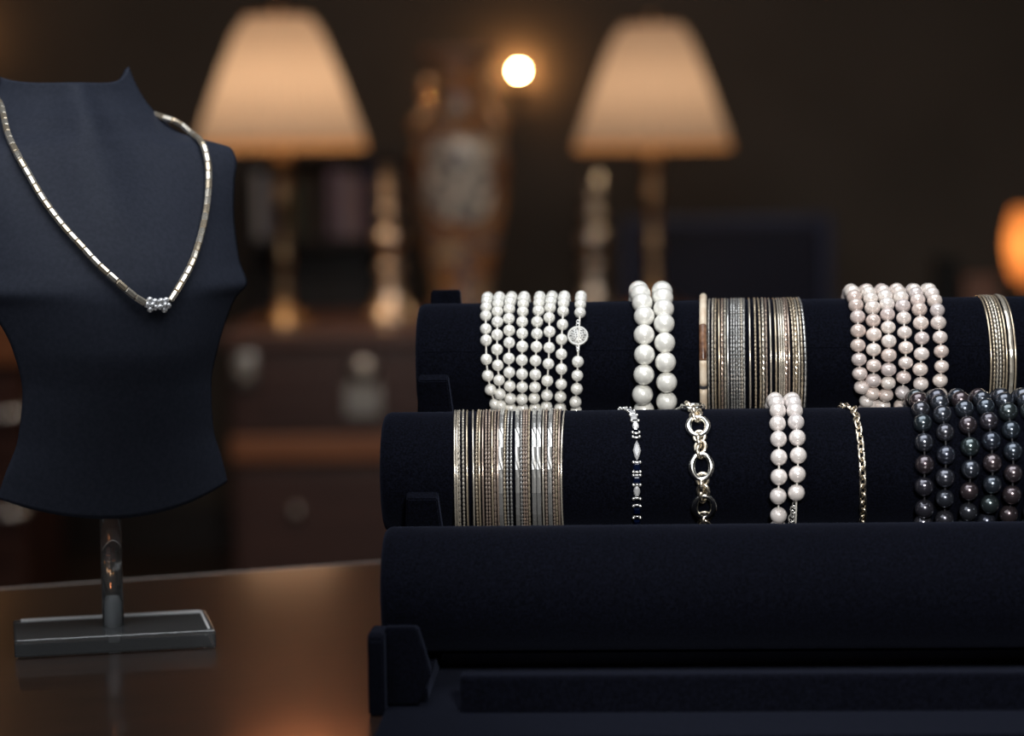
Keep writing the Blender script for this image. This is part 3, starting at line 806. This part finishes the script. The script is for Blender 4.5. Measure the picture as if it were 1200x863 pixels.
# vase
def vase():
    Y = 5.79; p = at(540, 300, Y); k = Y/F
    zt = at(540, 62, Y).z - CZ
    t = thing('porcelain_vase', (p.x, Y, CZ), 0, 'tall painted vase with scalloped rim and gilded handles, amber with pale panel', 'vase')
    m = mat('painted_porcelain', rough=.25, Coat_Weight=.6)
    N, L, bs = nodes(m)
    tc = N.new('ShaderNodeTexCoord'); n1 = N.new('ShaderNodeTexNoise'); n1.inputs['Scale'].default_value = 14; n1.inputs['Detail'].default_value = 3
    cr = N.new('ShaderNodeValToRGB'); e = cr.color_ramp.elements
    e[0].color = (.08, .02, .012, 1); e[0].position = .30; e[1].color = (.60, .42, .24, 1); e[1].position = .72
    for pos, c in ((.40, (.24, .09, .04)), (.48, (.46, .26, .11)), (.54, (.07, .08, .15)), (.60, (.34, .24, .15))): q = e.new(pos); q.color = (*c, 1)
    L.new(tc.outputs['Object'], n1.inputs['Vector']); L.new(n1.outputs['Fac'], cr.inputs[0])
    n2 = N.new('ShaderNodeTexNoise'); n2.inputs['Scale'].default_value = 30; cr2 = N.new('ShaderNodeValToRGB')
    cr2.color_ramp.elements[0].color = (.14, .15, .16, 1); cr2.color_ramp.elements[0].position = .42; cr2.color_ramp.elements[1].color = (.80, .78, .70, 1); cr2.color_ramp.elements[1].position = .6
    L.new(tc.outputs['Object'], n2.inputs['Vector']); L.new(n2.outputs['Fac'], cr2.inputs[0])
    # panel mask: an oval reserve on the front of the belly
    sx = N.new('ShaderNodeSeparateXYZ'); L.new(tc.outputs['Object'], sx.inputs[0])
    def mth(op, a, bq):
        q = N.new('ShaderNodeMath'); q.operation = op
        for i, v in enumerate((a, bq)):
            if isinstance(v, (int, float)): q.inputs[i].default_value = v
            else: L.new(v, q.inputs[i])
        return q.outputs[0]
    ax = mth('POWER', mth('DIVIDE', mth('ABSOLUTE', sx.outputs[0], 0), .078), 3)
    az = mth('POWER', mth('DIVIDE', mth('ABSOLUTE', mth('SUBTRACT', sx.outputs[2], zt*.51), 0), .098), 3)
    fr = mth('LESS_THAN', sx.outputs[1], 0)
    ms = mth('MULTIPLY', mth('LESS_THAN', mth('ADD', ax, az), 1), fr)
    mx = N.new('ShaderNodeMix'); mx.data_type = 'RGBA'; L.new(ms, mx.inputs[0]); L.new(cr.outputs[0], mx.inputs[6]); L.new(cr2.outputs[0], mx.inputs[7])
    L.new(mx.outputs[2], bs.inputs['Base Color'])
    prof = [(0, 0), (.075, 0), (.078, .015), (.066, .03), (.070, .06), (.088, .14), (.106, .23), (.116, .31), (.117, .36), (.108, .40), (.086, .43), (.060, .455), (.050, .48),
            (.047, .52), (.050, .55), (.062, .572)]
    s = (zt-.02)/.58
    prof = [(r, z*s) for r, z in prof]
    b = NB(); lathe(b, prof + [(.055, .572*s), (.042, .54*s), (0, .5*s)], 64); part('body', b, m, t, True)
    b = NB()
    lathe(b, [(.058, .565*s), (.078, .585*s), (.094, .602*s), (.096, .608*s), (.090, .606*s), (.070, .590*s), (.050, .566*s)], 96, wob=lambda a, z: 1 + .05*math.sin(9*a)*(z-.565*s)/(.04*s))
    for f_ in [f_ for f_ in b.faces if len(f_.verts) > 4]: b.faces.remove(f_)
    o = part('scalloped_rim', b, mat('rim_glaze', (.30, .20, .15), .25), t, True)
    for sg in (-1, 1):
        b = NB()
        tube(b, [(sg*.055, 0, .535*s), (sg*.072, 0, .545*s), (sg*.083, 0, .525*s), (sg*.078, 0, .495*s), (sg*.066, 0, .48*s), (sg*.078, 0, .468*s), (sg*.096, 0, .455*s), (sg*.104, 0, .43*s), (sg*.100, 0, .408*s)], .011, 12)
        hd = part('handle', b, gilt, t, True); hd['label'] = 'gilded scroll handle'
        b = NB(); ball(b, (sg*.074, -.012, .53*s), .019, 16, 12); part('gilded_boss', b, gilt, hd, True)
        b = NB(); ball(b, (sg*.088, -.02, .448*s), .022, 16, 12); part('gilded_boss', b, gilt, hd, True)
    return t
vase()

# unseen pendant lamp, added to put a warm reflection on the tabletop
t = thing('added_pendant_lamp', (at(345, 300, 4.7).x, 4.7, 1.60), 0, 'added drum-shaded pendant lamp, out of view, for the warm tabletop reflection', 'lamp')
b = NB(); lathe(b, [(0, .006), (.149, .006), (.15, 0), (.13, .22)], 64)
for f_ in [f_ for f_ in b.faces if len(f_.verts) > 4]: b.faces.remove(f_)
part('lamp_shade', b, added_pendant_fabric, t, True)
b = NB(); tube(b, [(0, 0, .12), (0, 0, 1.18)], .004, 6); part('cord', b, black_metal, t)
b = NB(); tube(b, [(-.13, 0, .21), (.13, 0, .21)], .003, 6); part('shade_bar', b, brass, t)
l = bpy.data.lights.new('lamp_bulb', 'POINT'); l.energy = 2.4; l.color = (1, .52, .30); l.shadow_soft_size = .04
lo = bpy.data.objects.new('lamp_bulb', l); C.objects.link(lo); lo.parent = t; lo.location = (0, 0, .12)

# wall sconce with a bare bulb
def sconce(px, py, label, Y=6.55):
    p = at(px, py, Y)
    t = thing('wall_sconce', (p.x, 6.6, p.z-.05), 0, label, 'wall lamp')
    dy = Y-6.6
    b = NB(); q = bmesh.ops.create_cone(b, cap_ends=True, segments=20, radius1=.022, radius2=.018, depth=.008)
    bmesh.ops.transform(b, matrix=Matrix.Translation((0, -.005, 0)) @ Matrix.Rotation(PI/2, 4, 'X'), verts=q['verts']); part('wall_plate', b, black_metal, t)
    b = NB(); tube(b, [(0, -.006, 0), (0, dy*.5, -.012), (0, dy*.9, 0), (0, dy, .02), (0, dy, .030)], .004, 8); part('arm', b, black_metal, t, True)
    b = NB(); ball(b, (0, dy, .05), .0115, 16, 12); part('bulb', b, bulb_m, t, True)
    b = NB(); lathe(b, [(0, .026), (.008, .026), (.009, .037), (0, .037)], 16, c=(0, dy, 0)); part('bulb_socket', b, black_metal, t, True)
sconce(608, 83, 'small bare-bulb wall sconce glowing beside the vase')
sconce(-75, 40, 'small bare-bulb wall sconce beyond the left of the bust')

# bookcase behind the left lamp
px0, px1 = at(285, 300, 6.3).x, at(475, 300, 6.3).x
zt = at(380, 178, 6.3).z
bc = thing('bookcase', ((px0+px1)/2, 6.42, 0), 0, 'low dark bookcase against the back wall behind the left lamp', 'bookcase')
W = px1-px0
b = NB(); box(b, (0, .10, zt/2), (W, .02, zt)); part('back_panel', b, dark_wood, bc)
for sx in (-1, 1):
    b = NB(); box(b, (sx*(W/2-.01), 0, zt/2), (.02, .18, zt), .002); part('side_panel', b, dark_wood, bc)
shz = [zt-.012, zt-.235, zt-.50, .05]
for z in shz:
    b = NB(); box(b, (0, 0, z), (W-.042, .178, .022), .002); part('shelf', b, dark_wood, bc)
bx = px0+.03
cols = [('grey-white', (.50, .50, .52), .024), ('slate blue', (.06, .07, .12), .03), ('red', (.40, .05, .03), .026), ('dark green', (.03, .06, .04), .03), ('dark brown', (.05, .03, .02), .03),
        ('black', (.02, .02, .02), .03), ('mauve', (.26, .18, .24), .03), ('pale lilac', (.42, .36, .42), .026), ('dusty pink', (.40, .24, .24), .022), ('navy', (.03, .04, .10), .03), ('tan', (.30, .2, .12), .022)]
for i, (cn, col, w_) in enumerate(cols):
    if bx + w_ > px1-.03: break
    h = (.175, .16, .19, .15, .17, .14, .18, .17, .16, .19, .15)[i]
    t = thing('book', (bx+w_/2, 6.395, shz[1]+.0115), 0, cn + ' book standing on the upper shelf of the bookcase behind the left lamp', 'book', 'books in the bookcase')
    b = NB(); box(b, (-w_/2+.0015, 0, h/2), (.002, .12, h)); box(b, (w_/2-.0015, 0, h/2), (.002, .12, h)); box(b, (0, -.0595, h/2), (w_-.001, .002, h)); part('cover', b, mat('book_'+cn.replace(' ', '_'), col, .6), t)
    b = NB(); box(b, (0, .001, h/2), (w_-.0055, .113, h-.006)); part('page_block', b, mat('paper', (.6, .55, .45), .8), t)
    bx += w_ + .004

# navy chair
def chair():
    Y = 5.98; xa, xb_ = at(728, 300, Y).x, at(975, 300, Y).x; W = xb_-xa; zt = at(850, 253, Y).z
    t = thing('upholstered_chair', ((xa+xb_)/2, Y, 0), 0, 'dark navy upholstered chair with its back to the chest, behind the right lamp', 'chair')
    b = NB(); box(b, (0, 0, zt-.215), (W-.064, .045, .37), .008, 3); part('backrest', b, navy_fabric, t)
    for sx in (-1, 1):
        b = NB(); box(b, (sx*(W/2-.015), 0, (zt)/2), (.030, .04, zt), .008, 3); part('back_leg', b, navy_rail, t)
        b = NB(); box(b, (sx*(W/2-.03), .40, .2), (.04, .04, .40), .006); part('front_leg', b, dark_wood, t)
    b = NB(); box(b, (0, 0, zt-.014), (W-.062, .038, .026), .006, 3); part('top_rail', b, navy_rail, t)
    b = NB(); box(b, (0, .22, .44), (W, .39, .075), .02, 3); part('seat', b, navy_fabric, t)
chair()

# right-hand lamp with amber glass, on a side cabinet with boxes
Y = 5.5; p = at(1205, 325, Y); zc = at(1150, 362, Y).z
sc = thing('side_cabinet', (at(1180, 350, Y).x, Y+.02, 0), 0, 'dark side cabinet at the right carrying the amber lamp', 'cabinet')
b = NB(); box(b, (0, 0, zc/2), (.44, .40, zc-.03), .004); part('body', b, dark_wood, sc)
b = NB(); box(b, (0, 0, zc-.0075), (.47, .43, .0145), .003); part('cabinet_top', b, dark_wood, sc)
for sx in (-1, 1):
    b = NB(); box(b, (sx*.108, -.205, zc/2), (.20, .012, zc-.12), .003); d_ = part('door', b, dark_wood, sc)
    b = NB(); ball(b, (sx*.03, -.217, zc*.6), .012); part('knob', b, fitting, d_, True)
t = thing('glass_lamp', (p.x, Y, zc), 0, 'small lamp with a glowing amber glass shade at the right edge', 'lamp')
b = NB(); lathe(b, [(0, 0), (.04, 0), (.036, .012), (.012, .025), (.009, .05), (0, .05)], 24); part('base', b, brass, t, True)
hz0 = .058; hz1 = at(1200, 243, Y).z - zc
b = NB(); n = 12
prof = [(.022 + .030*math.sin(PI*(.08+.80*k/n))**.8, hz0 + (hz1-hz0)*k/n) for k in range(n+1)]
lathe(b, prof, 28)
for f_ in [f_ for f_ in b.faces if len(f_.verts) > 4]: b.faces.remove(f_)
part('glass_shade', b, amber_glass, t, True)
b = NB(); lathe(b, [(0, .045), (.024, .05), (.022, .062), (0, .062)], 20); part('shade_holder', b, brass, t, True)
l = bpy.data.lights.new('lamp_bulb', 'POINT'); l.energy = .28; l.color = (1, .55, .25); l.shadow_soft_size = .015
lo = bpy.data.objects.new('lamp_bulb', l); C.objects.link(lo); lo.parent = t; lo.location = (0, 0, (hz0+hz1)/2)
leather_box = mat('brown_leather', (.20, .10, .07), .5)
for px, w_, h_, m_, lab in ((1146, .075, .075, leather_box, 'small brown lidded box beside the amber lamp'), (1108, .05, .12, black_metal, 'tall narrow black box at the left of the side cabinet')):
    q = at(px, 340, Y-.02)
    t = thing('lidded_box', (q.x, Y-.02, zc), 0, lab, 'box')
    b = NB(); box(b, (0, 0, h_*.4), (w_, .08, h_*.8), .003); part('body', b, m_, t)
    b = NB(); box(b, (0, 0, h_*.9+.0005), (w_+.003, .083, h_*.2), .003); part('lid', b, m_, t)

# second chest at far left behind the bust
xr = at(28, 420, 5.3).x
c2 = thing('side_chest', (xr-.45, 5.55, 0), 0, 'reddish wooden chest behind the left side of the bust', 'chest')
z1 = at(10, 380, 5.3).z
b = NB(); box(b, (0, 0, z1-.045), (.90, .50, .09), .006); part('chest_top', b, ledge_wood, c2)
b = NB(); box(b, (0, .01, (z1-.092)/2), (.87, .46, z1-.094), .005); part('case', b, chest_wood, c2)
for i in range(2):
    b = NB(); box(b, (0, -.228, z1-.21-.22*i), (.82, .014, .19), .004); dr = part('drawer', b, chest_wood, c2)
    for hx in (-.3, .40):
        b = NB(); tube(b, [(hx-.045, -.236, z1-.185-.22*i), (hx-.04, -.262, z1-.195-.22*i), (hx, -.27, z1-.20-.22*i), (hx+.04, -.262, z1-.195-.22*i), (hx+.045, -.236, z1-.185-.22*i)], .009, 10)
        part('handle', b, silver, dr, True)
